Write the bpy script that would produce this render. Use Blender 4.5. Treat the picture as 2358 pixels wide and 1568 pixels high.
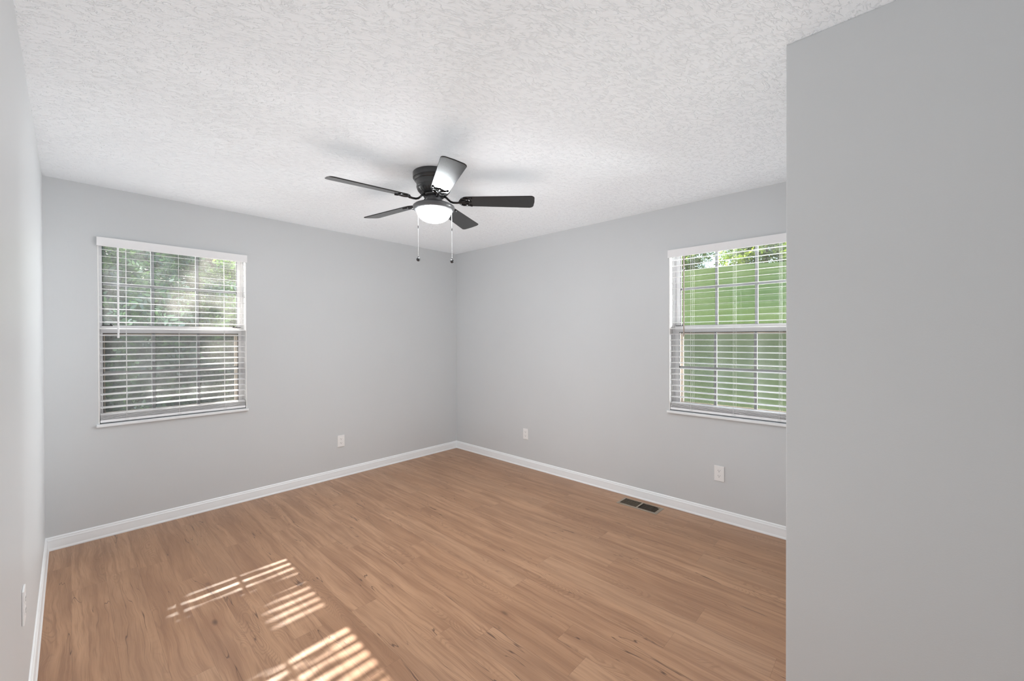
import bpy, bmesh, math, random
import numpy as np
from mathutils import Vector, Matrix

sc = bpy.context.scene
for o in list(bpy.data.objects):
    bpy.data.objects.remove(o)
COL = sc.collection
R = math.radians
PI = math.pi

# ------------------------------------------------------------------ camera
IMG_W, F_PX = 2358.0, 943.67
cam_d = bpy.data.cameras.new('camera')
cam_d.sensor_fit = 'HORIZONTAL'
cam_d.sensor_width = 36.0
cam_d.lens = F_PX / IMG_W * 36.0
cam_d.clip_start = 0.02
cam_d.clip_end = 300
cam = bpy.data.objects.new('camera', cam_d)
COL.objects.link(cam)
yaw, pitch, roll = R(42.7597), R(-0.3167), R(-0.1616)
Fv = Vector((math.cos(yaw)*math.cos(pitch), math.sin(yaw)*math.cos(pitch), math.sin(pitch)))
Rv = Vector((math.sin(yaw), -math.cos(yaw), 0))
Uv = Rv.cross(Fv)
R2 = Rv*math.cos(roll) + Uv*math.sin(roll)
U2 = Uv*math.cos(roll) - Rv*math.sin(roll)
CAM = Vector((-3.3223, -4.0308, 1.3787))
m = Matrix((R2, U2, -Fv)).transposed().to_4x4()
m.translation = CAM
cam.matrix_world = m
sc.camera = cam

# ------------------------------------------------------------------ view, sky, sun, added daylight fill
sc.view_settings.view_transform = 'Standard'
sc.view_settings.look = 'None'
sc.view_settings.gamma = 1.0
sc.view_settings.use_curve_mapping = False
sc.view_settings.exposure = 0.05
sc.cycles.use_denoising = True
sc.cycles.max_bounces = 14
sc.cycles.diffuse_bounces = 8
sc.cycles.glossy_bounces = 4
sc.cycles.transparent_max_bounces = 24
sc.cycles.sample_clamp_indirect = 12.0
sc.cycles.use_fast_gi = True                     # additive ambient fill, added to brighten the whole room
sc.cycles.fast_gi_method = 'ADD'
sc.cycles.caustics_reflective = False
sc.cycles.caustics_refractive = False

SUN_DIR = Vector((-0.040, -1.0, -0.68))          # the way the sunlight travels
world = bpy.data.worlds.new('sky')
sc.world = world
world.use_nodes = True
wn = world.node_tree
bg = wn.nodes['Background']
sky = wn.nodes.new('ShaderNodeTexSky')
sky.sky_type = 'NISHITA'
sky.sun_disc = False
sky.sun_elevation = math.atan2(0.68, 1.0)
sky.sun_rotation = math.atan2(0.04, 1.0)
sky.dust_density = 2.0
sky.air_density = 1.0
wn.links.new(sky.outputs[0], bg.inputs[0])
bg.inputs[1].default_value = 0.9
world.light_settings.ao_factor = 0.475
world.light_settings.distance = 2.0

sun_d = bpy.data.lights.new('sun', 'SUN')
sun_d.energy = 34.0
sun_d.angle = R(0.53)
sun_d.color = (1.0, 0.92, 0.82)
sun = bpy.data.objects.new('sun', sun_d)
COL.objects.link(sun)
sun.rotation_euler = SUN_DIR.to_track_quat('-Z', 'Y').to_euler()


def area(name, loc, aim, sx, sy, power, color):
    d = bpy.data.lights.new(name, 'AREA')
    d.shape = 'RECTANGLE'
    d.size, d.size_y = sx, sy
    d.energy = power
    d.color = color
    o = bpy.data.objects.new(name, d)
    COL.objects.link(o)
    o.location = loc
    o.rotation_euler = (Vector(aim) - Vector(loc)).to_track_quat('-Z', 'Y').to_euler()
    return o


# added area lights standing in for sky and ground light at the two windows
area('sky_fill_back', (-4.1, 1.7, 3.0), (-2.74, 0.0, 1.4), 2.0, 1.4, 480, (0.95, 0.98, 1.0))
area('ground_fill_back', (-3.0, 0.95, -0.15), (-2.74, 0.0, 1.5), 1.8, 0.8, 250, (1.0, 0.98, 0.95))
area('sky_fill_right', (1.7, -4.5, 3.0), (0.0, -3.15, 1.4), 2.0, 1.4, 500, (1.0, 0.90, 0.78))
area('ground_fill_right', (0.95, -3.4, -0.15), (0.0, -3.15, 1.5), 1.8, 0.8, 200, (1.0, 0.93, 0.80))
area('open_fill_right', (3.2, -6.2, 2.1), (0, -3.15, 1.45), 2.4, 2.0, 2600, (0.97, 0.98, 1.0))
area('low_fill_right', (2.8, -5.8, 0.1), (0, -3.15, 1.5), 2.4, 1.2, 2200, (0.97, 0.98, 1.0))
area('low_fill_back', (-5.6, 2.6, 0.1), (-2.74, 0, 1.5), 2.4, 1.2, 700, (0.97, 0.98, 1.0))

# ------------------------------------------------------------------ node helpers


class NT:
    def __init__(self, name):
        self.m = bpy.data.materials.new(name)
        self.m.use_nodes = True
        self.t = self.m.node_tree
        self.b = self.t.nodes['Principled BSDF']
        self.out = self.t.nodes['Material Output']

    def n(self, typ, **kw):
        nd = self.t.nodes.new(typ)
        for k, v in kw.items():
            setattr(nd, k, v)
        return nd

    def link(self, a, b):
        self.t.links.new(a, b)

    def put(self, sock, v):
        if isinstance(v, bpy.types.NodeSocket):
            self.link(v, sock)
        else:
            sock.default_value = v

    def math(self, op, a, b=0.0, c=None, clamp=False):
        nd = self.n('ShaderNodeMath', operation=op, use_clamp=clamp)
        self.put(nd.inputs[0], a)
        self.put(nd.inputs[1], b)
        if c is not None:
            self.put(nd.inputs[2], c)
        return nd.outputs[0]

    def xyz(self, x, y, z):
        nd = self.n('ShaderNodeCombineXYZ')
        for s, v in zip(nd.inputs, (x, y, z)):
            self.put(s, v)
        return nd.outputs[0]

    def pos(self):
        g = self.n('ShaderNodeNewGeometry')
        s = self.n('ShaderNodeSeparateXYZ')
        self.link(g.outputs['Position'], s.inputs[0])
        return g.outputs['Position'], s.outputs[0], s.outputs[1], s.outputs[2]

    def noise(self, vec, scale=1.0, detail=2.0, rough=0.5, dist=0.0):
        nd = self.n('ShaderNodeTexNoise')
        self.put(nd.inputs['Vector'], vec)
        self.put(nd.inputs['Scale'], scale)
        nd.inputs['Detail'].default_value = detail
        nd.inputs['Roughness'].default_value = rough
        nd.inputs['Distortion'].default_value = dist
        return nd.outputs[0]

    def ramp(self, fac, lo, hi, a=0.0, b=1.0):
        nd = self.n('ShaderNodeMapRange', interpolation_type='SMOOTHSTEP')
        self.put(nd.inputs[0], fac)
        nd.inputs[1].default_value, nd.inputs[2].default_value = lo, hi
        nd.inputs[3].default_value, nd.inputs[4].default_value = a, b
        return nd.outputs[0]

    def mix(self, fac, a, b, blend='MIX'):
        nd = self.n('ShaderNodeMix', data_type='RGBA', blend_type=blend)
        self.put(nd.inputs[0], fac)
        self.put(nd.inputs[6], a)
        self.put(nd.inputs[7], b)
        return nd.outputs[2]

    def bump(self, h, strength, dist):
        nd = self.n('ShaderNodeBump')
        nd.inputs['Strength'].default_value = strength
        nd.inputs['Distance'].default_value = dist
        self.put(nd.inputs['Height'], h)
        self.link(nd.outputs[0], self.b.inputs['Normal'])


def rgb(r, g, b):
    return (r, g, b, 1.0)


def plain(name, col, rough=0.5, metal=0.0, spec=0.5, vary=0.03, scale=30.0):
    t = NT(name)
    p, x, y, z = t.pos()
    n = t.noise(p, scale, 3.0)
    lo = rgb(*[c*(1-vary) for c in col])
    hi = rgb(*[min(1, c*(1+vary)) for c in col])
    t.put(t.b.inputs['Base Color'], t.mix(n, lo, hi))
    t.b.inputs['Roughness'].default_value = rough
    t.b.inputs['Metallic'].default_value = metal
    t.b.inputs['Specular IOR Level'].default_value = spec
    return t.m


# ------------------------------------------------------------------ materials
def mat_wall():
    t = NT('wall_paint')
    p, x, y, z = t.pos()
    n = t.noise(p, 2.0, 3.0)
    t.put(t.b.inputs['Base Color'], t.mix(n, rgb(.570, .588, .600), rgb(.590, .608, .620)))
    t.b.inputs['Roughness'].default_value = .42
    t.b.inputs['Specular IOR Level'].default_value = .4
    st = t.xyz(t.math('MULTIPLY', x, 38), t.math('MULTIPLY', y, 38), t.math('MULTIPLY', z, 5))
    h = t.math('ADD', t.noise(p, 260, 3.0), t.math('MULTIPLY', t.noise(st, 1.0, 2.0), 1.2))
    t.bump(h, .10, .002)
    return t.m


def mat_ceiling():
    t = NT('ceiling_texture')
    p, x, y, z = t.pos()
    wx = t.math('SUBTRACT', t.noise(p, 2.2, 2.0), .5)     # the brush strokes wander
    sh = t.n('ShaderNodeVectorMath', operation='ADD')
    t.link(p, sh.inputs[0])
    sh.inputs[1].default_value = (7.3, 3.1, 0)
    wy = t.math('SUBTRACT', t.noise(sh.outputs[0], 2.2, 2.0), .5)
    xx = t.math('ADD', x, t.math('MULTIPLY', wx, .16))
    yy = t.math('ADD', y, t.math('MULTIPLY', wy, .16))
    ca, sa = math.cos(R(62)), math.sin(R(62))
    u = t.math('ADD', t.math('MULTIPLY', xx, -sa), t.math('MULTIPLY', yy, ca))
    v = t.math('ADD', t.math('MULTIPLY', yy, sa), t.math('MULTIPLY', xx, ca))
    q = t.xyz(t.math('MULTIPLY', u, 24), t.math('MULTIPLY', v, 62), 0.0)
    n1 = t.noise(q, 1.0, 3.0, .55, .5)
    ridge = t.ramp(t.math('ABSOLUTE', t.math('SUBTRACT', n1, .51)), .0, .06, 1.0, 0.0)
    patch = t.ramp(t.noise(p, 36.0, 2.0), .38, .58, .12, 1.0)
    h = t.math('MULTIPLY', ridge, patch)
    t.put(t.b.inputs['Base Color'], rgb(.875, .915, .95))
    t.b.inputs['Roughness'].default_value = .8
    t.b.inputs['Specular IOR Level'].default_value = .2
    t.bump(h, .62, .005)
    return t.m


def mat_floor():
    t = NT('oak_vinyl_planks')
    p, x, y, z = t.pos()
    PW, PL = .137, 1.22
    xs = t.math('DIVIDE', t.math('ADD', x, .992 + 40*PW), PW)
    row = t.math('FLOOR', xs)
    fx = t.math('FRACT', xs)

    def wn1(a, b):
        nd = t.n('ShaderNodeTexWhiteNoise', noise_dimensions='3D')
        t.link(t.xyz(a, b, 3.3), nd.inputs['Vector'])
        s = t.n('ShaderNodeSeparateColor')
        t.link(nd.outputs['Color'], s.inputs[0])
        return s.outputs
    rr = wn1(row, 1.7)
    ys = t.math('ADD', t.math('DIVIDE', y, PL), t.math('ADD', rr[0], 20.0))
    col = t.math('FLOOR', ys)
    fy = t.math('FRACT', ys)
    pr = wn1(row, col)
    ox = t.math('MULTIPLY', pr[0], 37.0)
    oy = t.math('MULTIPLY', pr[1], 53.0)
    lx = t.math('ADD', x, ox)
    ly = t.math('ADD', y, oy)
    # slow wander of the grain
    wob = t.math('SUBTRACT', t.noise(t.xyz(t.math('MULTIPLY', lx, 5), t.math('MULTIPLY', ly, 2.2), 0.), 1.0, 3.0), .5)
    gx = t.math('ADD', lx, t.math('MULTIPLY', wob, .06))
    # knots
    vor = t.n('ShaderNodeTexVoronoi', feature='F1')
    t.link(t.xyz(t.math('MULTIPLY', gx, 6.0), t.math('MULTIPLY', ly, 2.4), 0.), vor.inputs['Vector'])
    vor.inputs['Scale'].default_value = 1.0
    vs = t.n('ShaderNodeSeparateColor')
    t.link(vor.outputs['Color'], vs.inputs[0])
    has = t.ramp(vs.outputs[0], .50, .54)
    kd = t.math('ADD', vor.outputs['Distance'], t.math('MULTIPLY', wob, .12))
    knot = t.math('MULTIPLY', t.ramp(kd, .02, .10, 1.0, 0.0), has)
    halo = t.math('MULTIPLY', t.ramp(kd, .06, .34, 1.0, 0.0), has)
    # long streaks
    s1 = t.noise(t.xyz(t.math('MULTIPLY', gx, 55), t.math('MULTIPLY', ly, 1.6), 0.), 1.0, 4.0, .6)
    s2 = t.noise(t.xyz(t.math('MULTIPLY', gx, 14), t.math('MULTIPLY', ly, 1.1), 5.), 1.0, 3.0, .55)
    fine = t.noise(t.xyz(t.math('MULTIPLY', gx, 300), t.math('MULTIPLY', ly, 7), 0.), 1.0, 2.0)
    # cathedral figure: contour lines of a stretched field
    fld = t.noise(t.xyz(t.math('MULTIPLY', gx, 8.0), t.math('MULTIPLY', ly, 1.9), 9.), 1.0, 1.5, .45)
    fld = t.math('SUBTRACT', fld, t.math('MULTIPLY', kd, .12))
    cat = t.math('SINE', t.math('MULTIPLY', fld, 230.0))
    cmask = t.ramp(t.noise(t.xyz(t.math('MULTIPLY', lx, 8), t.math('MULTIPLY', ly, 1.0), 2.), 1.0, 1.0), .54, .64)
    catd = t.math('MULTIPLY', t.ramp(cat, .15, .95), cmask)
    # cracks: thin dark lines along the plank
    c1 = t.noise(t.xyz(t.math('MULTIPLY', gx, 17), t.math('MULTIPLY', ly, .8), 21.), 1.0, 2.0, .5)
    crk = t.ramp(t.math('ABSOLUTE', t.math('SUBTRACT', c1, .5)), .0006, .0052, 1.0, 0.0)
    cm = t.ramp(t.noise(t.xyz(t.math('MULTIPLY', lx, 6), t.math('MULTIPLY', ly, 2.0), 31.), 1.0, 2.0), .50, .58)
    crk = t.math('MULTIPLY', crk, cm)
    base = t.mix(pr[2], rgb(.450, .262, .152), rgb(.375, .208, .116))
    base = t.mix(t.ramp(s2, .34, .70), base, rgb(.285, .150, .082))
    base = t.mix(t.math('MULTIPLY', t.ramp(s1, .46, .68), .66), base, rgb(.225, .112, .060))
    base = t.mix(t.math('MULTIPLY', t.ramp(pr[0], .6, 1.0), .25), base, rgb(.42, .26, .16))
    base = t.mix(t.math('MULTIPLY', catd, .42), base, rgb(.20, .105, .058))
    base = t.mix(t.math('MULTIPLY', halo, .40), base, rgb(.24, .115, .06))
    base = t.mix(t.math('MULTIPLY', t.ramp(fine, .42, .75), .36), base, rgb(.22, .12, .065))
    base = t.mix(t.math('MULTIPLY', crk, .85), base, rgb(.085, .040, .024))
    base = t.mix(t.math('MULTIPLY', knot, .80), base, rgb(.075, .036, .022))
    ex = t.math('MINIMUM', fx, t.math('SUBTRACT', 1.0, fx))
    ey = t.math('MULTIPLY', t.math('MINIMUM', fy, t.math('SUBTRACT', 1.0, fy)), PL/PW)
    edge = t.math('MINIMUM', ex, ey)
    seam = t.ramp(edge, .002, .009, 1.0, 0.0)
    base = t.mix(t.math('MULTIPLY', seam, .40), base, rgb(.12, .06, .035))
    t.put(t.b.inputs['Base Color'], base)
    t.put(t.b.inputs['Roughness'], t.ramp(fine, .2, .8, .33, .43))
    t.b.inputs['Specular IOR Level'].default_value = .58
    h = t.math('SUBTRACT', t.math('MULTIPLY', fine, .5), t.math('MULTIPLY', seam, 1.2))
    h = t.math('SUBTRACT', h, t.math('MULTIPLY', crk, .8))
    t.bump(h, .14, .0015)
    return t.m


def mat_pane(dust):
    t = NT('window_glass')
    p, x, y, z = t.pos()
    tr = t.n('ShaderNodeBsdfTransparent')
    tr.inputs[0].default_value = rgb(.96, .97, .97)
    gl = t.n('ShaderNodeBsdfGlossy')
    gl.inputs['Roughness'].default_value = .01
    fr = t.n('ShaderNodeFresnel')
    fr.inputs[0].default_value = 1.45
    m1 = t.n('ShaderNodeMixShader')
    t.link(t.math('MULTIPLY', fr.outputs[0], 1.25, clamp=True), m1.inputs[0])
    t.link(tr.outputs[0], m1.inputs[1])
    t.link(gl.outputs[0], m1.inputs[2])
    du = t.n('ShaderNodeBsdfTranslucent')             # dust film on the glass
    du.inputs[0].default_value = rgb(.85, .82, .78)
    m2 = t.n('ShaderNodeMixShader')
    nz = t.noise(p, 330, 2.0, .6)
    nz = t.math('MULTIPLY', t.ramp(nz, .25, .85, .35, .9), t.ramp(t.noise(p, 5, 2.0), .25, .8, .5, 1.3))
    t.link(t.math('MULTIPLY', nz, dust*2.0), m2.inputs[0])
    t.link(m1.outputs[0], m2.inputs[1])
    t.link(du.outputs[0], m2.inputs[2])
    t.link(m2.outputs[0], t.out.inputs[0])
    return t.m


def mat_screen():
    t = NT('insect_mesh')
    p, x, y, z = t.pos()
    tr = t.n('ShaderNodeBsdfTransparent')
    df = t.n('ShaderNodeBsdfDiffuse')
    df.inputs[0].default_value = rgb(.16, .16, .165)
    mx = t.n('ShaderNodeMixShader')
    w = t.noise(p, 900, 1.0)
    t.link(t.ramp(w, .2, .8, .30, .44), mx.inputs[0])
    t.link(tr.outputs[0], mx.inputs[1])
    t.link(df.outputs[0], mx.inputs[2])
    t.link(mx.outputs[0], t.out.inputs[0])
    return t.m


def mat_leaf(name, dark, light, trans):
    t = NT(name)
    g = t.n('ShaderNodeNewGeometry')
    r = g.outputs['Random Per Island']
    c = t.mix(t.ramp(r, .35, 1.0), rgb(*dark), rgb(*light))
    df = t.n('ShaderNodeBsdfDiffuse')
    t.link(c, df.inputs[0])
    tl = t.n('ShaderNodeBsdfTranslucent')
    t.link(t.mix(.6, c, rgb(light[0]*1.2, light[1]*1.2, light[2]*.7)), tl.inputs[0])
    gl = t.n('ShaderNodeBsdfGlossy')
    gl.inputs['Roughness'].default_value = .45
    gl.inputs[0].default_value = rgb(.8, .9, .9)
    m1 = t.n('ShaderNodeMixShader')
    m1.inputs[0].default_value = trans
    t.link(df.outputs[0], m1.inputs[1])
    t.link(tl.outputs[0], m1.inputs[2])
    m2 = t.n('ShaderNodeMixShader')
    m2.inputs[0].default_value = .04
    t.link(m1.outputs[0], m2.inputs[1])
    t.link(gl.outputs[0], m2.inputs[2])
    t.link(m2.outputs[0], t.out.inputs[0])
    return t.m


def mat_lawn():
    t = NT('lawn_grass')
    p, x, y, z = t.pos()
    a = t.noise(p, .35, 3.0)
    b = t.noise(p, 4.0, 4.0, .65)
    c = t.noise(p, 60.0, 3.0, .7)
    col = t.mix(t.ramp(a, .35, .65), rgb(.013, .033, .004), rgb(.022, .041, .005))
    col = t.mix(t.math('MULTIPLY', t.ramp(b, .45, .75), .5), col, rgb(.036, .057, .012))
    col = t.mix(t.math('MULTIPLY', t.ramp(c, .40, .75), .45), col, rgb(.013, .032, .005))
    t.put(t.b.inputs['Base Color'], col)
    t.b.inputs['Roughness'].default_value = .9
    t.b.inputs['Specular IOR Level'].default_value = .1
    t.bump(t.math('ADD', b, c), .5, .05)
    return t.m


def mat_bulb():
    t = NT('lit_frosted_glass')
    t.b.inputs['Base Color'].default_value = rgb(.95, .95, .93)
    t.b.inputs['Roughness'].default_value = .3
    t.b.inputs['Emission Color'].default_value = rgb(.93, .97, 1.0)
    t.b.inputs['Emission Strength'].default_value = BOWL
    return t.m


BOWL = 72.0
M = {
    'wall': mat_wall(), 'ceiling': mat_ceiling(), 'floor': mat_floor(),
    'trim': plain('white_trim_paint', (.78, .80, .815), .35, vary=.01),
    'return': plain('white_window_return', (.80, .80, .79), .5, vary=.01),
    'vinyl': plain('white_vinyl', (.74, .74, .745), .35, vary=.01),
    'blind': plain('white_blind_slats', (.80, .80, .81), .4, vary=.01),
    'cord': plain('white_cord', (.72, .72, .72), .8),
    'gasket': plain('dark_gasket', (.05, .05, .05), .6),
    'latch': plain('dark_latch', (.03, .03, .03), .4),
    'screenframe': plain('tan_screen_frame', (.34, .28, .22), .5),
    'screen': mat_screen(),
    'glass': mat_pane(.002), 'glass_dusty': mat_pane(.019),
    'plate': plain('white_plastic', (.80, .80, .80), .35, vary=.01),
    'slot': plain('dark_slot', (.03, .03, .03), .6),
    'fitter': plain('grey_light_fitter', (.105, .107, .112), .34, spec=.6, vary=.03),  # paler grey than the motor housing
    'bracket': plain('black_bracket_metal', (.012, .012, .013), .16, spec=.6, vary=.02),
    'fins': plain('brown_register_fins', (.11, .088, .065), .5),
    'damper': plain('taupe_damper', (.34, .29, .22), .5),
    'wand_shaded': plain('shaded_white_wand', (.42, .36, .32), .45),  # white wand with its shade painted into the colour
    'fan': plain('charcoal_fan_metal', (.026, .027, .029), .30, spec=.8, vary=.05),
    'blade': plain('charcoal_fan_blade', (.017, .017, .018), .22, spec=.5, vary=.05),
    'chain': plain('steel_chain', (.62, .62, .62), .4, metal=.3),
    'bowl': mat_bulb(),
    'register': plain('tan_register_metal', (.26, .215, .165), .45, vary=.03),
    'duct': plain('dark_duct', (.02, .016, .012), .8),
    'siding': plain('pale_siding', (.45, .42, .38), .7),
    'lawn': mat_lawn(),
    'leaf_a': mat_leaf('dark_tree_leaves', (.010, .028, .016), (.040, .080, .018), .35),
    'leaf_s': mat_leaf('shrub_leaves', (.010, .030, .019), (.055, .115, .030), .45),
    'leaf_b': mat_leaf('bright_tree_leaves', (.050, .115, .018), (.230, .330, .045), .48),
    'leaf_c': mat_leaf('light_shrub_leaves', (.014, .040, .016), (.080, .150, .030), .45),
    'bark': plain('tree_bark', (.07, .05, .035), .9, vary=.3, scale=8),
}


# ------------------------------------------------------------------ mesh helpers
class MB:
    """collects shapes given in world (or part) coordinates, links them as one mesh object"""

    def __init__(self):
        self.bm = bmesh.new()

    def _bevel(self, verts, w, seg=2):
        edges = list({e for v in verts for e in v.link_edges})
        bmesh.ops.bevel(self.bm, geom=edges, offset=w, segments=seg, profile=.7, affect='EDGES')

    def box(self, a, b, bev=0.0, seg=2, mat=None):
        x0, y0, z0 = [min(p, q) for p, q in zip(a, b)]
        x1, y1, z1 = [max(p, q) for p, q in zip(a, b)]
        vs = [self.bm.verts.new(p) for p in
              ((x0, y0, z0), (x1, y0, z0), (x1, y1, z0), (x0, y1, z0), (x0, y0, z1), (x1, y0, z1), (x1, y1, z1), (x0, y1, z1))]
        if mat is not None:
            for v in vs:
                v.co = mat @ v.co
        for f in ((0, 3, 2, 1), (4, 5, 6, 7), (0, 1, 5, 4), (1, 2, 6, 5), (2, 3, 7, 6), (3, 0, 4, 7)):
            self.bm.faces.new([vs[i] for i in f])
        if bev:
            self._bevel(vs, bev, seg)
        return self

    def lathe(self, prof, c=(0, 0, 0), n=48):
        rings = []
        for r, z in prof:
            if r < 1e-6:
                rings.append([self.bm.verts.new((c[0], c[1], c[2]+z))])
            else:
                rings.append([self.bm.verts.new((c[0]+r*math.cos(2*PI*k/n), c[1]+r*math.sin(2*PI*k/n), c[2]+z)) for k in range(n)])
        for a, b in zip(rings, rings[1:]):
            if len(a) == 1 and len(b) == 1:
                continue
            for k in range(n):
                k2 = (k+1) % n
                if len(a) == 1:
                    self.bm.faces.new((a[0], b[k], b[k2]))
                elif len(b) == 1:
                    self.bm.faces.new((a[k], b[0], a[k2]))
                else:
                    self.bm.faces.new((a[k], b[k], b[k2], a[k2]))
        return self

    def tube(self, pts, r, n=10, sy=1.0, closed=False):
        pts = [Vector(p) for p in pts]
        N = len(pts)
        rings = []
        up = Vector((0, 0, 1))
        for i, p in enumerate(pts):
            if closed:
                d = pts[(i+1) % N] - pts[i-1]
            else:
                d = pts[min(i+1, N-1)] - pts[max(i-1, 0)]
            d.normalize()
            a = d.cross(up)
            if a.length < 1e-3:
                a = d.cross(Vector((0, 1, 0)))
            a.normalize()
            b = a.cross(d)
            rr = r[i] if isinstance(r, (list, tuple)) else r
            rings.append([self.bm.verts.new(p + a*rr*math.cos(2*PI*k/n) + b*rr*sy*math.sin(2*PI*k/n)) for k in range(n)])
        pairs = list(zip(rings, rings[1:]))
        if closed:
            pairs.append((rings[-1], rings[0]))
        for a, b in pairs:
            for k in range(n):
                self.bm.faces.new((a[k], a[(k+1) % n], b[(k+1) % n], b[k]))
        if not closed:
            self.bm.faces.new(rings[0][::-1])
            self.bm.faces.new(rings[-1])
        return self

    def sweep(self, prof, path):
        """prof: (offset into the room, height); path: list of (point, offset direction)"""
        rings = [[self.bm.verts.new(Vector(p) + Vector(d)*o + Vector((0, 0, h))) for o, h in prof] for p, d in path]
        k = len(prof)
        for a, b in zip(rings, rings[1:]):
            for i in range(k):
                self.bm.faces.new((a[i], a[(i+1) % k], b[(i+1) % k], b[i]))
        self.bm.faces.new(rings[0])
        self.bm.faces.new(rings[-1][::-1])
        return self

    def slab(self, outline, z0, z1, mat=None, bev=0.0):
        """flat outline (list of xy) given thickness"""
        lo = [self.bm.verts.new((x, y, z0)) for x, y in outline]
        hi = [self.bm.verts.new((x, y, z1)) for x, y in outline]
        n = len(outline)
        self.bm.faces.new(lo[::-1])
        self.bm.faces.new(hi)
        for i in range(n):
            j = (i+1) % n
            self.bm.faces.new((lo[i], lo[j], hi[j], hi[i]))
        if mat is not None:
            for v in lo+hi:
                v.co = mat @ v.co
        return self

    def sphere(self, c, r, sz=1.0):
        bmesh.ops.create_uvsphere(self.bm, u_segments=20, v_segments=12, radius=r,
                                  matrix=Matrix.Translation(c) @ Matrix.Diagonal((1, 1, sz, 1)))
        return self

    def build(self, name, mat, parent=None, smooth=False, local=False):
        bmesh.ops.recalc_face_normals(self.bm, faces=self.bm.faces)
        if parent is not None and not local:
            off = Vector((0, 0, 0))
            q = parent
            while q is not None:
                off += q.location
                q = q.parent
            for v in self.bm.verts:
                v.co -= off
        me = bpy.data.meshes.new(name)
        self.bm.to_mesh(me)
        self.bm.free()
        me.materials.append(mat)
        if smooth:
            me.polygons.foreach_set('use_smooth', [True]*len(me.polygons))
            me.update()
            me.set_sharp_from_angle(angle=R(35))
        o = bpy.data.objects.new(name, me)
        COL.objects.link(o)
        if parent is not None:
            o.parent = parent
        return o


def tag(o, label=None, cat=None, group=None, kind=None):
    if label:
        o['label'] = label
    if cat:
        o['category'] = cat
    if group:
        o['group'] = group
    if kind:
        o['kind'] = kind
    return o


def empty(name, loc, rz=0.0):
    o = bpy.data.objects.new(name, None)
    o.empty_display_size = .05
    COL.objects.link(o)
    o.location = loc
    o.rotation_euler = (0, 0, rz)
    return o


def copy_tree(o, parent=None):
    c = o.copy()
    COL.objects.link(c)
    if parent is not None:
        c.parent = parent
    for ch in [k for k in bpy.data.objects if k.parent == o]:
        copy_tree(ch, c)
    return c


def structure(o, label, cat):
    return tag(o, label, cat, kind='structure')


# ------------------------------------------------------------------ room shell
H, W, T = 2.44, 3.434, .15
XC, YC, YE = -1.5475, -3.750, -5.75
AX0, AW = -3.186, .893            # back window opening: left edge, width
BY0, BW = -2.702, .893            # right window opening: left edge (as seen), width
Z0, Z1 = .772, 2.087

# floor with the duct hole under the register
RX0, RX1, RY0, RY1 = -.205, -.085, -2.668, -2.367
fl = MB()
fl.box((-W-T, YE-T, -.12), (RX0, T, 0))
fl.box((RX1, YE-T, -.12), (T, T, 0))
fl.box((RX0, YE-T, -.12), (RX1, RY0, 0))
fl.box((RX0, RY1, -.12), (RX1, T, 0))
structure(fl.build('floor', M['floor']), 'honey oak plank floor', 'floor')
structure(MB().box((-W-T, YE-T, H), (T, T, H+.12)).build('ceiling', M['ceiling']), 'white brushed texture ceiling', 'ceiling')

wb = MB()
wb.box((-W-T, 0, 0), (AX0, T, H)).box((AX0+AW, 0, 0), (T, T, H))
wb.box((AX0, 0, 0), (AX0+AW, T, Z0)).box((AX0, 0, Z1), (AX0+AW, T, H))
structure(wb.build('wall_back', M['wall']), 'grey painted wall with the left window', 'wall')
wr = MB()
wr.box((0, BY0, 0), (T, 0, H)).box((0, YC-T, 0), (T, BY0-BW, H))
wr.box((0, BY0-BW, 0), (T, BY0, Z0)).box((0, BY0-BW, Z1), (T, BY0, H))
structure(wr.build('wall_right', M['wall']), 'grey painted wall with the right window', 'wall')
structure(MB().box((-W-T, YE-T, 0), (-W, 0, H)).build('wall_left', M['wall']), 'grey painted wall along the left edge', 'wall')
structure(MB().box((XC, YE, 0), (XC+.115, YC, H), bev=.004).build('wall_closet', M['wall']),
          'near grey wall end filling the right side', 'wall')
structure(MB().box((XC+.115, YC-.115, 0), (0, YC, H)).build('wall_front', M['wall']), 'grey wall behind the near wall end', 'wall')
structure(MB().box((-W, YE-T, 0), (XC+.115, YE, H)).build('wall_entry', M['wall']), 'grey wall behind the camera', 'wall')

PROF = [(0, 0), (.017, 0), (.0175, .004), (.016, .010), (.0125, .0145), (.0120, .017), (.0120, .058), (.0112, .061), (.0118, .0635),
        (.0095, .070), (.0065, .074), (.0070, .0765), (.0058, .081), (.003, .0845), (0, .087)]


def base(name, path, label):
    structure(MB().sweep(PROF, path).build(name, M['trim'], smooth=True), label, 'baseboard')


base('baseboard_back', [((-W, 0, 0), (1, -1, 0)), ((0, 0, 0), (-1, -1, 0))], 'white baseboard under the left window')
base('baseboard_right', [((0, 0, 0), (-1, -1, 0)), ((0, YC, 0), (-1, 1, 0))], 'white baseboard under the right window')
base('baseboard_left', [((-W, YE, 0), (1, 1, 0)), ((-W, 0, 0), (1, -1, 0))], 'white baseboard along the left wall')
base('baseboard_front', [((0, YC, 0), (-1, 1, 0)), ((XC, YC, 0), (-1, 1, 0))], 'white baseboard on the hidden face of the near wall')
base('baseboard_closet', [((XC, YC, 0), (-1, 1, 0)), ((XC, YE, 0), (-1, 1, 0))], 'white baseboard of the near wall end')


# ------------------------------------------------------------------ windows and blinds
class Place:
    """local (u along the wall, d outward, z) to world"""

    def __init__(self, f):
        self.f = f

    def box(self, mb, u0, u1, d0, d1, z0, z1, bev=0.0):
        return mb.box(self.f(u0, d0, z0), self.f(u1, d1, z1), bev)


PA = Place(lambda u, d, z: (AX0+u, d, z))
PB = Place(lambda u, d, z: (d, BY0-u, z))


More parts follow.
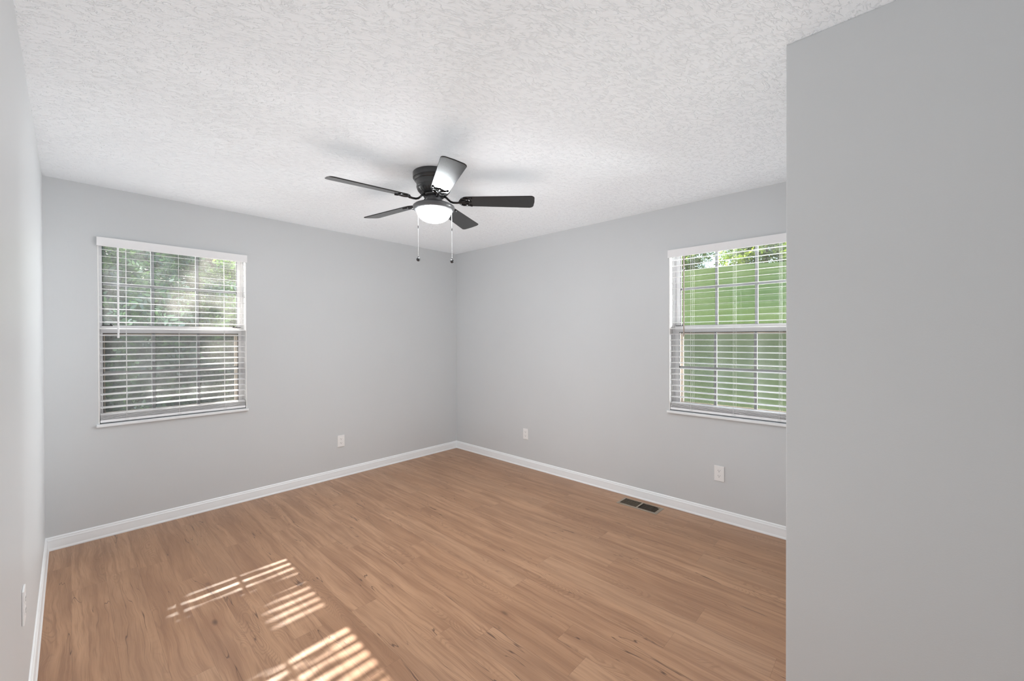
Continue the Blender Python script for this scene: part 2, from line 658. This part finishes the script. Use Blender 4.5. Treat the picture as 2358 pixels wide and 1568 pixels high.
def rect_frame(P, mb, u0, u1, z0, z1, wl, wr, wb_, wt, d0, d1, bev=.0015):
    P.box(mb, u0, u0+wl, d0, d1, z0, z1, bev)
    P.box(mb, u1-wr, u1, d0, d1, z0, z1, bev)
    P.box(mb, u0+wl, u1-wr, d0, d1, z0, z0+wb_, bev)
    P.box(mb, u0+wl, u1-wr, d0, d1, z1-wt, z1, bev)


def window(P, name, w, g0, g1, label, glass):
    root = structure(empty(name, P.f(w/2, .08, Z0)), label, 'window')
    # drywall return painted white
    rt = MB()
    P.box(rt, .0005, .006, .001, .075, .79, Z1-.0005)
    P.box(rt, w-.006, w-.0005, .001, .075, .79, Z1-.0005)
    P.box(rt, .006, w-.006, .001, .075, Z1-.006, Z1-.0005)
    rt.build('window_return', M['return'], root)
    fr = MB()
    rect_frame(P, fr, .001, w-.001, .785, Z1-.001, .016, .016, .02, .012, .075, .149)
    rect_frame(P, fr, .006, w-.006, .785, Z1-.007, .007, .007, .01, .01, .066, .075)
    fr.build('window_frame', M['vinyl'], root)
    # upper sash sits further out
    zu0, zu1 = 1.445, 2.080
    us = MB()
    rect_frame(P, us, .018, w-.018, zu0, zu1, g0-.018, w-.018-g1, 1.480-zu0, .018, .108, .136)
    so = us.build('upper_sash', M['vinyl'], root)
    gk = MB()
    rect_frame(P, gk, g0, g1, 1.480, zu1-.018, .0035, .0035, .002, .002, .112, .118, 0)
    gk.build('glazing_gasket', M['gasket'], so)
    gr = MB()
    for k in (1, 2):
        u = g0 + (g1-g0)*k/3
        P.box(gr, u-.0105, u+.0105, .1195, .1245, 1.480, zu1-.018)
    P.box(gr, g0, g1, .1200, .1240, 1.768, 1.787)
    gr.build('window_grille', M['vinyl'], so)
    pn = MB()
    P.box(pn, g0, g1, .1150, .1165, 1.480, zu1-.018)
    pn.build('window_pane', M[glass], so)
    # lower sash nearer the room
    zl0, zl1 = .79, 1.474
    ls = MB()
    rect_frame(P, ls, .018, w-.018, zl0, zl1, g0-.018, w-.018-g1, .048, zl1-1.424, .078, .106)
    P.box(ls, .03, w-.03, .0765, .080, 1.436, 1.445)
    lo = ls.build('lower_sash', M['vinyl'], root)
    gk = MB()
    rect_frame(P, gk, g0, g1, .838, 1.424, .004, .004, .002, .005, .082, .088, 0)
    gk.build('glazing_gasket', M['gasket'], lo)
    gr = MB()
    for k in (1, 2):
        u = g0 + (g1-g0)*k/3
        P.box(gr, u-.0105, u+.0105, .0895, .0945, .838, 1.424)
    P.box(gr, g0, g1, .0900, .0940, 1.129, 1.148)
    gr.build('window_grille', M['vinyl'], lo)
    pn = MB()
    P.box(pn, g0, g1, .0850, .0865, .838, 1.424)
    pn.build('window_pane', M[glass], lo)
    for s, u in ((0, .052), (1, w-.052)):
        lt = MB()
        P.box(lt, u-.028, u+.028, .086, .100, 1.4745, 1.480, .001)
        P.box(lt, u-.004+.018*(1 if s == 0 else -1), u+.004+.018*(1 if s == 0 else -1), .098, .106, 1.480, 1.492, .001)
        tag(lt.build('tilt_latch', M['latch'], lo), 'dark tilt latch')
    sf = MB()
    rect_frame(P, sf, .018, w-.018, .80, 1.45, g0-.018+.014, w-.018-g1+.014, .05, .04, .138, .147)
    sc_ = tag(sf.build('insect_screen', M['screenframe'], root), 'tan framed insect screen')
    ms = MB()
    P.box(ms, g0+.01, g1-.01, .1420, .1424, .845, 1.415)
    ms.build('screen_mesh', M['screen'], sc_)
    sl = MB()
    P.box(sl, -.011, w+.008, -.022, -.0005, .770, .788, .004)
    P.box(sl, .0015, w-.0015, -.001, .066, .773, .788)
    sl.build('window_sill', M['trim'], root)
    return root


window(PA, 'window_1', AW, .027, .850, 'white gridded window in the back wall by the left corner', 'glass_dusty')
window(PB, 'window_2', BW, .052, .876, 'white gridded window in the right wall cut off by the near wall', 'glass')


def blind(P, name, w, tilt, ladders, wand_u, label, wand='blind'):
    root = tag(empty(name, P.f(w/2, .03, 2.05)), label, 'blind', 'white slatted window blinds')
    v = MB()
    P.box(v, -.004, w+.003, -.019, -.004, 2.027, 2.088, .002)
    P.box(v, -.004, .004, -.0045, -.0008, 2.027, 2.088)
    P.box(v, w-.005, w+.003, -.0045, -.0008, 2.027, 2.088)
    v.build('valance', M['blind'], root)
    hr = MB()
    P.box(hr, .008, w-.008, .002, .050, 2.044, 2.078)
    hr.build('headrail', M['blind'], root)
    # slats
    s = MB()
    zs = [2.009-.0462*k for k in range(26)]
    dc, hw, th = .031, .025, .0026

    def slat(z, tl):
        c, sn = math.cos(tl), math.sin(tl)
        sec = []
        for q, t_ in ((-1, -1), (1, -1), (1, 1), (-1, 1)):
            a, b = q*hw, t_*th/2
            sec.append((dc + a*c - b*sn, z + a*sn + b*c))
        vs = [[s.bm.verts.new(P.f(u, d, zz)) for d, zz in sec] for u in (.010, w-.010)]
        a, b = vs
        for i in range(4):
            s.bm.faces.new((a[i], a[(i+1) % 4], b[(i+1) % 4], b[i]))
        s.bm.faces.new(a)
        s.bm.faces.new(b)
    for z in zs:
        slat(z, tilt)
    for k in range(4):
        slat(.8455-.0078*k, tilt*.25)
    s.build('slats', M['blind'], root)
    br = MB()
    P.box(br, .010, w-.010, .006, .056, .796, .815, .003)
    rail = br.build('bottom_rail', M['blind'], root)
    for u in ladders:
        bt = MB()
        P.box(bt, u-.012, u+.012, .0035, .0058, .801, .811, .001)
        bt.build('rail_button', M['cord'], rail)
    for u in ladders:
        lc = MB()
        P.box(lc, u-.0016, u+.0004, .0028, .0042, .812, 2.04)
        P.box(lc, u+.0060, u+.0072, .0570, .0582, .812, 2.04)
        P.box(lc, u+.0030, u+.0042, .0300, .0312, .812, 2.04)
        lc.build('ladder_cord', M['cord'], root)
    wd = MB()
    x, y, z = P.f(wand_u, -.004, 0)
    wd.tube([(x, y, 2.034), (x, y, 1.41), (x, y, 1.396), (x, y, 1.388)], [.0055, .0055, .0068, .0052], 8)
    tag(wd.build('tilt_wand', M[wand], root, smooth=True), None if wand == 'blind' else 'white tilt wand, shade painted in')
    return root


blind(PA, 'window_blind', AW, .13, (.144, .442, .737), .103, 'open white slatted blind in the left window with a white tilt wand')
blind(PB, 'window_blind', BW, .08, (.172, .476, .764), .120, 'open white slatted blind in the right window, half hidden by the near wall', 'wand_shaded')

# ------------------------------------------------------------------ outlets
op = tag(empty('wall_outlet', (0, 0, 0)), 'x', 'outlet', 'white wall outlets')
MB().box((-.035, -.006, -.057), (.035, -.0004, .057), bev=.0025).build('faceplate', M['plate'], op, local=True)
for sgn in (1, -1):
    cz = sgn*.0195
    pts = []
    for k in range(28):
        a = 2*PI*k/28
        pts.append((.0172*math.cos(a), max(-.0135, min(.0135, .0172*math.sin(a)))))
    rc = MB().slab(pts, 0, .0012, mat=Matrix.Translation((0, -.0061, cz)) @ Matrix.Rotation(PI/2, 4, 'X')).build('receptacle', M['plate'], op, local=True)
    st = MB()
    st.box((-.0075, -.0077, cz-.0005), (-.0055, -.0072, cz+.0075))
    st.box((.0055, -.0077, cz+.0005), (.0075, -.0072, cz+.0070))
    st.slab([(.0025*math.cos(2*PI*k/12), .0025*math.sin(2*PI*k/12)) for k in range(12)], 0, .0005,
            mat=Matrix.Translation((0, -.0072, cz-.0065)) @ Matrix.Rotation(PI/2, 4, 'X'))
    st.build('socket_slot', M['slot'], rc, local=True)
sw = MB()
sw.slab([(.003*math.cos(2*PI*k/12), .003*math.sin(2*PI*k/12)) for k in range(12)], 0, .0008,
        mat=Matrix.Translation((0, -.0060, 0)) @ Matrix.Rotation(PI/2, 4, 'X'))
sw.build('screw', M['plate'], op, local=True)
spots = [((-1.484, 0, .359), 0, 'white outlet low on the back wall, right of the left window'),
         ((0, -1.158, .353), -PI/2, 'white outlet low on the right wall, nearest the far corner'),
         ((0, -3.083, .356), -PI/2, 'white outlet on the right wall below the right window'),
         ((-W, -1.88, .482), PI/2, 'white outlet seen edge on low on the left wall')]
for i, (loc, rz, lab) in enumerate(spots):
    o = op if i == 0 else copy_tree(op)
    o.location = loc
    o.rotation_euler = (0, 0, rz)
    o['label'] = lab

# ------------------------------------------------------------------ floor register
rg = tag(empty('floor_register', (-.146, -2.518, 0)), 'tan metal vent register let into the floor by the right baseboard', 'vent')
f = MB()
X0, X1, Y0, Y1 = -.222, -.070, -2.690, -2.345
hx, hy = .017, .022


def bevel_bar(mb, p):
    """a bar of the frame whose outer edge slopes to the floor: four plan corners, outer pair first"""
    lo = [mb.bm.verts.new((x, y, .0003)) for x, y in p]
    hi = [mb.bm.verts.new((x, y, z)) for (x, y), z in zip(p, (.0015, .0015, .006, .006))]
    mb.bm.faces.new(lo[::-1])
    mb.bm.faces.new(hi)
    for i in range(4):
        j = (i+1) % 4
        mb.bm.faces.new((lo[i], lo[j], hi[j], hi[i]))


bevel_bar(f, [(X0, Y0), (X0, Y1), (X0+hx, Y1-hy), (X0+hx, Y0+hy)])
bevel_bar(f, [(X1, Y1), (X1, Y0), (X1-hx, Y0+hy), (X1-hx, Y1-hy)])
bevel_bar(f, [(X0, Y1), (X1, Y1), (X1-hx, Y1-hy), (X0+hx, Y1-hy)])
bevel_bar(f, [(X1, Y0), (X0, Y0), (X0+hx, Y0+hy), (X1-hx, Y0+hy)])
ym = (Y0+Y1)/2
f.box((X0+hx, ym-.007, .0005), (X1-hx, ym+.007, .006))
f.build('register_frame', M['register'], rg)
gl = MB()
for bank in (0, 1):
    a, b = (ym+.007, Y1-hy) if bank == 0 else (Y0+hy, ym-.007)
    n = 12
    for k in range(1, n):
        y = a + (b-a)*k/n
        gl.box((X0+hx, y-.0015, -.0030 if bank == 0 else -.010), (X1-hx, y+.0015, .0034))
gl.build('grille_bars', M['fins'], rg)
MB().box((RX0+.001, ym, -.0052), (RX1-.001, RY1-.001, -.0032)).build('damper', M['damper'], rg)
lv = MB().box((X1-hx-.022, Y0+hy-.001, .001), (X1-hx-.014, Y0+hy+.014, .0075), bev=.001).build('damper_lever', M['register'], rg)
dk = MB()
dk.box((RX0, RY0, -.20), (RX0+.0008, RY1, -.0005)).box((RX1-.0008, RY0, -.20), (RX1, RY1, -.0005))
dk.box((RX0, RY0, -.20), (RX1, RY0+.0008, -.0005)).box((RX0, RY1-.0008, -.20), (RX1, RY1, -.0005))
dk.box((RX0, RY0, -.202), (RX1, RY1, -.20))
dk.build('duct_boot', M['duct'], rg)

# ------------------------------------------------------------------ ceiling fan
FX, FY = -1.715, -1.860
fan = tag(empty('ceiling_fan', (FX, FY, H)), 'charcoal five blade ceiling fan with a lit white glass bowl', 'ceiling fan')
C0 = (FX, FY, 0)
mh = MB().lathe([(0, 2.4398), (.1305, 2.4398), (.132, 2.437), (.132, 2.406), (.1305, 2.4035), (.127, 2.4025), (.127, 2.399), (.1235, 2.396),
                 (.1235, 2.393), (.120, 2.388), (.1145, 2.385), (.1135, 2.381), (.1105, 2.375), (.1085, 2.356), (.1100, 2.3535),
                 (.1100, 2.3485), (.1080, 2.346), (.1075, 2.342), (.1030, 2.332), (.0930, 2.319), (.0780, 2.309), (.060, 2.306), (0, 2.306)],
                C0, 64).build('motor_housing', M['fan'], fan, smooth=True)
vs_ = MB()
for k in range(30):
    a = 2*PI*k/30
    d = Vector((math.cos(a), math.sin(a), 0))
    tn = Vector((-d.y, d.x, 0))
    c = Vector((FX, FY, 0))
    pr = [(.1032, 2.3318), (.0972, 2.3240), (.0905, 2.3170), (.0835, 2.3118)]
    lo = [vs_.bm.verts.new(c + d*(r+.0003) - tn*.0034 + Vector((0, 0, z-.0004))) for r, z in pr]
    hi = [vs_.bm.verts.new(c + d*(r+.0003) + tn*.0034 + Vector((0, 0, z-.0004))) for r, z in pr]
    lo2 = [vs_.bm.verts.new(c + d*(r-.002) - tn*.0034 + Vector((0, 0, z+.002))) for r, z in pr]
    hi2 = [vs_.bm.verts.new(c + d*(r-.002) + tn*.0034 + Vector((0, 0, z+.002))) for r, z in pr]
    for i in range(3):
        vs_.bm.faces.new((lo[i], lo[i+1], hi[i+1], hi[i]))
        vs_.bm.faces.new((lo2[i], lo2[i+1], hi2[i+1], hi2[i]))
        vs_.bm.faces.new((lo[i], lo[i+1], lo2[i+1], lo2[i]))
        vs_.bm.faces.new((hi[i], hi[i+1], hi2[i+1], hi2[i]))
vs_.build('cooling_slots', M['slot'], mh)
MB().lathe([(0, 2.3055), (.066, 2.3055), (.068, 2.303), (.068, 2.294), (.066, 2.292), (0, 2.292)], C0, 40).build('flywheel', M['fan'], fan, smooth=True)
MB().lathe([(0, 2.2918), (.050, 2.2918), (.0515, 2.289), (.0515, 2.272), (.0530, 2.264), (.0570, 2.2575), (.0640, 2.2525), (.0740, 2.2490), (0, 2.2485)], C0, 40).build(
    'switch_housing', M['fitter'], fan, smooth=True)
MB().lathe([(0, 2.2484), (.068, 2.2484), (.090, 2.2455), (.112, 2.2405), (.126, 2.2345), (.1325, 2.2290), (.1332, 2.2235), (.1315, 2.2150),
            (.126, 2.2065), (.1190, 2.2015), (.1125, 2.2010), (.1108, 2.2045), (0, 2.2045)], C0, 64).build('light_fitter', M['fitter'], fan, smooth=True)
bp = [(.1088, 2.2044), (.1090, 2.2000)] + [(.1090*math.cos(t)**.85, 2.2000-.0705*math.sin(t)) for t in [PI/2*k/14 for k in range(1, 14)]] + [(0, 2.1295)]
MB().lathe([(0, 2.2044)] + bp, C0, 64).build('glass_bowl', M['bowl'], fan, smooth=True)

# blades: one with its bracket, then copies
ZB = 2.266 - H
PITCH = Matrix.Rotation(R(-12.5), 4, 'X')


def outline(inset=0.0):
    r0, r1, w0, w1 = .166+inset, .652-inset, .0545-inset, .0690-inset
    pts = []
    for k in range(13):                               # rounded root
        a = PI/2 + PI*k/12
        pts.append((r0+.048+.048*math.cos(a), w0*math.sin(a)))
    rc = .026
    for k in range(9):                                # tip corners and a slightly bowed end
        a = -PI/2 + (PI/2-.12)*k/8
        pts.append((r1-.003-rc+rc*math.cos(a), -w1+rc+rc*math.sin(a)))
    pts.append((r1, 0))
    for k in range(9):
        a = .12 + (PI/2-.12)*k/8
        pts.append((r1-.003-rc+rc*math.cos(a), w1-rc+rc*math.sin(a)))
    return pts


bl = MB()
TB = Matrix.Translation((0, 0, ZB)) @ PITCH
oo, oi = outline(), outline(.0018)
rings = [[bl.bm.verts.new(TB @ Vector((x, y, z))) for x, y in pl] for pl, z in ((oi, -.003), (oo, -.0015), (oo, .0015), (oi, .003))]
n = len(oo)
for a, b in zip(rings, rings[1:]):
    for i in range(n):
        bl.bm.faces.new((a[i], a[(i+1) % n], b[(i+1) % n], b[i]))
bl.bm.faces.new(rings[0][::-1])
bl.bm.faces.new(rings[-1])
blade = bl.build('fan_blade', M['blade'], fan, local=True)
bk = MB()
bk.tube([(.050, 0, 2.298-H), (.066, 0, 2.296-H), (.080, 0, 2.289-H), (.094, 0, 2.275-H), (.108, 0, 2.263-H), (.124, 0, 2.257-H), (.145, 0, 2.256-H), (.170, 0, 2.2575-H)],
        [.012, .0115, .010, .0095, .0095, .0092, .0092, .0095], 10, .7)
TP = TB @ Matrix.Translation((0, 0, -.0062))
ring = [TP @ Vector((.198+.034*math.cos(2*PI*k/28), .040*math.sin(2*PI*k/28), 0)) for k in range(28)]
bk.tube(ring, .0046, 8, .8, closed=True)
for s in (1, -1):
    bk.tube([TP @ Vector(p) for p in ((.166, 0, 0), (.180, .010*s, 0), (.196, .012*s, 0), (.210, .022*s, 0), (.232, .041*s, 0), (.246, .046*s, 0))],
            [.006, .0055, .005, .005, .0055, .006], 8, .8)
    bk.lathe([(0, -.0010), (.0065, -.0010), (.0065, .0032), (0, .0032)], TP @ Vector((.240, .043*s, 0)), 14)
bk.tube([TP @ Vector(p) for p in ((.166, 0, 0), (.200, 0, 0), (.226, 0, 0), (.240, 0, 0))], [.007, .006, .0065, .005], 8, .8)
bk.lathe([(0, -.0010), (.0065, -.0010), (.0065, .0032), (0, .0032)], TP @ Vector((.236, 0, 0)), 14)
bk.build('blade_bracket', M['bracket'], blade, smooth=True, local=True)
for k in range(5):
    o = blade if k == 0 else copy_tree(blade, fan)
    o.rotation_euler = (0, 0, R(26.6 + 72*k))

# pull chains
for lat, dep in ((-.0805, -.094), (.1203, -.030)):
    h = Vector((Fv.x, Fv.y, 0)).normalized()*dep + Rv*lat
    c = Vector((FX, FY, 0)) + h
    e = Vector((FX, FY, 0)) + h.normalized()*.0525
    ch = MB()
    ch.tube([e + Vector((0, 0, 2.272)), Vector((FX, FY, 2.240)) + h*.72, c + Vector((0, 0, 2.207)), c + Vector((0, 0, 2.185)), c + Vector((0, 0, 1.885))], .0015, 6)
    co = ch.build('pull_chain', M['chain'], fan)
    cn = MB().lathe([(0, 2.085), (.0022, 2.083), (.0028, 2.074), (.0018, 2.066), (0, 2.065)], (c.x, c.y, 0), 10)
    tag(cn.build('chain_connector', M['fan'], co, smooth=True), 'dark chain connector')
    kb = MB().sphere((c.x, c.y, 1.872), .0122).lathe([(.0035, 1.884), (.0030, 1.890), (0, 1.891)], (c.x, c.y, 0), 10)
    tag(kb.build('chain_knob', M['fan'], co, smooth=True), 'round dark knob')

# ------------------------------------------------------------------ outdoors: lawn bank, shrubs, trees


def sstep(a, b, v):
    t = np.clip((v-a)/(b-a), 0, 1)
    return t*t*(3-2*t)


def ground_z(x, y):
    zb = np.clip((x-2.2)/12.2, 0, 1)
    zb = zb*4.45 + .25*np.sin(y*.25+1)*sstep(8, 14, x)
    za = np.clip((y-6.0)/12, 0, 1)*4.0
    zz = np.maximum(zb, za)
    return -.45 + zz


gx = np.linspace(-16, 40, 113)
gy = np.linspace(-24, 34, 117)
GX, GY = np.meshgrid(gx, gy, indexing='ij')
GZ = ground_z(GX, GY)
verts = np.stack([GX, GY, GZ], -1).reshape(-1, 3)
ni, nj = GX.shape
faces = [(i*nj+j, (i+1)*nj+j, (i+1)*nj+j+1, i*nj+j+1) for i in range(ni-1) for j in range(nj-1)
         if not (gx[i] < .4 and gy[j] < .4 and gx[i+1] > -5 and gy[j+1] > -7 and gx[i] >= -5 and gx[i+1] <= .6 and gy[j+1] <= .6)]
me = bpy.data.meshes.new('lawn')
me.from_pydata(verts.tolist(), [], faces)
me.polygons.foreach_set('use_smooth', [True]*len(me.polygons))
me.materials.append(M['lawn'])
lawn = bpy.data.objects.new('lawn', me)
COL.objects.link(lawn)
structure(lawn, 'green grass bank rising outside the right window', 'lawn')

rng = np.random.default_rng(11)
# gaps in the crowns that let the low sun through: (x, z, rx, rz) where the ray meets the back window
GAPS = [(-2.375, .94, .065, .115), (-2.50, .975, .05, .012), (-2.60, .985, .032, .022), (-2.71, .965, .028, .008), (-2.80, .955, .018, .004),
        (-2.88, 1.0, .012, .003), (-2.42, 1.305, .135, .125), (-2.46, 1.49, .185, .035), (-2.36, 1.54, .05, .04),
        (-2.39, 1.69, .12, .06), (-2.70, 1.68, .16, .095), (-2.42, 1.96, .165, .125), (-2.56, 1.90, .115, .075)]


def keep_mask(P):
    t = P[:, 1]-.1
    xw = P[:, 0] - .040*t
    zw = P[:, 2] - .68*t
    k = np.ones(len(P), bool)
    for gx_, gz_, rx, rz in GAPS:
        pad = .038
        k &= ((xw-gx_)/(rx+pad))**2 + ((zw-gz_)/(rz+pad))**2 > 1.0
    return k


def foliage_mesh(name, centers, spray_len, leaf_len, leaf_w, per=9, droop=.35):
    n = len(centers)
    u = rng.normal(size=(n, 3))
    u[:, 2] = u[:, 2]*.5 - droop
    u /= np.linalg.norm(u, axis=1, keepdims=True)
    a = rng.normal(size=(n, 3))
    v = np.cross(u, a)
    v /= np.linalg.norm(v, axis=1, keepdims=True)
    w = np.cross(u, v)
    V = []
    scl = rng.uniform(.7, 1.25, n)
    for k in range(per):
        s = (k/(per-1))
        side = 0 if k == per-1 else (1 if k % 2 else -1)
        base = centers + u*(s*spray_len*scl)[:, None]
        d = u*(.55 if side else 1.0) + v*side*.85 + w*rng.normal(0, .22, n)[:, None]
        d /= np.linalg.norm(d, axis=1, keepdims=True)
        b = np.cross(d, w)
        b /= np.linalg.norm(b, axis=1, keepdims=True)
        L = (leaf_len*scl*rng.uniform(.8, 1.2, n))[:, None]
        Wd = (leaf_w*scl)[:, None]
        fold = w*(leaf_w*.25)
        V.append(np.stack([base, base+d*L*.22+b*Wd*.40+fold*.8, base+d*L*.55+b*Wd*.47+fold, base+d*L,
                           base+d*L*.55-b*Wd*.47+fold, base+d*L*.22-b*Wd*.40+fold*.8], 1))
    V = np.stack(V, 1)                                  # n, per, 6, 3
    P = V.reshape(-1, 6, 3)
    P = P[keep_mask(P.mean(1))]
    vv = P.reshape(-1, 3)
    nf = len(P)
    me = bpy.data.meshes.new(name)
    me.vertices.add(len(vv))
    me.vertices.foreach_set('co', vv.astype(np.float32).ravel())
    me.loops.add(nf*6)
    me.loops.foreach_set('vertex_index', np.arange(nf*6, dtype=np.int32))
    me.polygons.add(nf)
    me.polygons.foreach_set('loop_start', np.arange(nf, dtype=np.int32)*6)
    me.update(calc_edges=True)
    me.validate()
    return me


def plant(name, label, cat, base, crowns, n, mat, spray, leaf, group=None, trunk=.12, per=9, fill=.0, shell=.45):
    """crowns: list of (centre, radii); leaf sprays gather towards the outside of each crown"""
    bx_, by_ = base
    z = float(ground_z(np.array(bx_), np.array(by_)))
    root = tag(empty(name, (bx_, by_, z)), label, cat, group)
    cs = []
    tot = sum(r[0]*r[1]*r[2] for _, r in crowns)
    for c, r in crowns:
        k = int(n*r[0]*r[1]*r[2]/tot)
        d = rng.normal(size=(k, 3))
        d /= np.linalg.norm(d, axis=1, keepdims=True)
        rad = rng.uniform(shell**3, 1, k)**(1/3)
        lump = 1+.16*np.sin(d[:, 0]*7+c[0])*np.sin(d[:, 1]*6+c[1])*np.cos(d[:, 2]*5)
        cs.append(np.array(c) + d*np.array(r)*(rad*lump)[:, None])
    cs = np.concatenate(cs)
    gz = ground_z(cs[:, 0], cs[:, 1])
    cs = cs[cs[:, 2] > gz+.05]
    me = foliage_mesh('foliage', cs - 0, spray, leaf, leaf*.42, per)
    me.transform(Matrix.Translation((-bx_, -by_, -z)))
    me.materials.append(mat)
    fo = bpy.data.objects.new('foliage', me)
    COL.objects.link(fo)
    fo.parent = root
    tk = MB()
    c0 = Vector(crowns[0][0])
    b = Vector((bx_, by_, z-.05))
    mid = b.lerp(c0, .5) + Vector((.08, -.05, 0))
    tk.tube([b, b.lerp(mid, .5), mid, c0], [trunk, trunk*.85, trunk*.7, trunk*.4], 10)
    for c, r in crowns[1:]:
        tk.tube([mid, mid.lerp(Vector(c), .6)+Vector((0, 0, .1)), Vector(c)], [trunk*.5, trunk*.35, trunk*.15], 8)
    tk.build('trunk', M['bark'], root, smooth=True)
    return root


# tall tree whose crown the sun shines through
plant('tree', 'tall leafy tree leaning over the view in the left window', 'tree', (-4.3, 7.4),
      [((-2.45, 7.3, 5.8), (1.9, .85, 1.25)), ((-3.6, 7.3, 6.1), (1.2, .8, 1.2)), ((-1.2, 7.3, 5.9), (1.1, .8, 1.2)), ((-2.45, 7.4, 7.0), (1.5, .85, .8))],
      9000, M['leaf_a'], .20, .085, trunk=.16, shell=.1)
# dense shrubs and small trees right outside the back window
plant('shrub', 'dark bushy shrub filling the left third of the left window', 'shrub', (-3.4, 5.3),
      [((-3.3, 5.3, 1.2), (.85, .7, 1.6)), ((-4.0, 5.4, 1.0), (.7, .6, 1.3)), ((-3.0, 5.4, 2.5), (.6, .55, .75))],
      2100, M['leaf_s'], .24, .100, 'shrubs outside the left window', .05)
plant('shrub', 'green shrub in the middle of the left window with drooping sprays', 'shrub', (-2.3, 3.8),
      [((-2.3, 3.8, .9), (.6, .5, 1.45)), ((-2.15, 3.8, 2.1), (.55, .45, .7))],
      1300, M['leaf_s'], .20, .085, 'shrubs outside the left window', .05)
plant('shrub', 'lighter green shrub at the right side of the left window', 'shrub', (-.7, 5.4),
      [((-.8, 5.4, 1.2), (.85, .7, 1.6)), ((-.6, 5.4, 2.5), (.8, .6, .75)), ((.2, 5.5, 1.2), (.6, .6, 1.5))],
      2100, M['leaf_c'], .24, .100, 'shrubs outside the left window', .05)
plant('tree', 'dark tree standing behind the shrubs of the left window', 'tree', (-1.9, 10.6),
      [((-1.9, 10.6, 2.6), (2.4, 1.2, 2.4)), ((-4.2, 10.8, 2.6), (1.6, 1.1, 2.3)), ((.6, 10.6, 2.8), (1.8, 1.1, 2.4)), ((-1.9, 10.8, 4.6), (2.6, 1.0, 1.3))],
      5000, M['leaf_a'], .36, .16, trunk=.18)
# trees along the top of the grass bank
plant('tree', 'tree on the grass bank at the left edge of the right window', 'tree', (17.0, 3.6),
      [((16.4, 3.4, 6.0), (1.3, 1.4, 1.9)), ((16.6, 5.0, 6.3), (1.4, 1.2, 2.0)), ((16.0, 2.5, 5.0), (.8, .7, .8))],
      1500, M['leaf_b'], .36, .150, trunk=.16, shell=.2)
plant('tree', 'leafy tree on the bank top in the middle of the right window', 'tree', (20.5, .6),
      [((20.3, .6, 6.9), (1.5, 1.9, 1.9)), ((19.9, -.7, 5.5), (.9, .9, .9)), ((19.9, 1.8, 5.5), (.9, .8, .95))],
      1700, M['leaf_b'], .40, .165, trunk=.14, shell=.2)
plant('tree', 'broad tree on the bank top beside the near wall edge', 'tree', (16.8, -2.4),
      [((16.4, -2.2, 6.0), (1.4, 1.2, 1.8)), ((15.9, -1.6, 5.0), (.9, .6, .9)), ((16.4, -4.4, 5.8), (1.5, 1.4, 1.9))],
      1500, M['leaf_b'], .36, .150, trunk=.16, shell=.2)
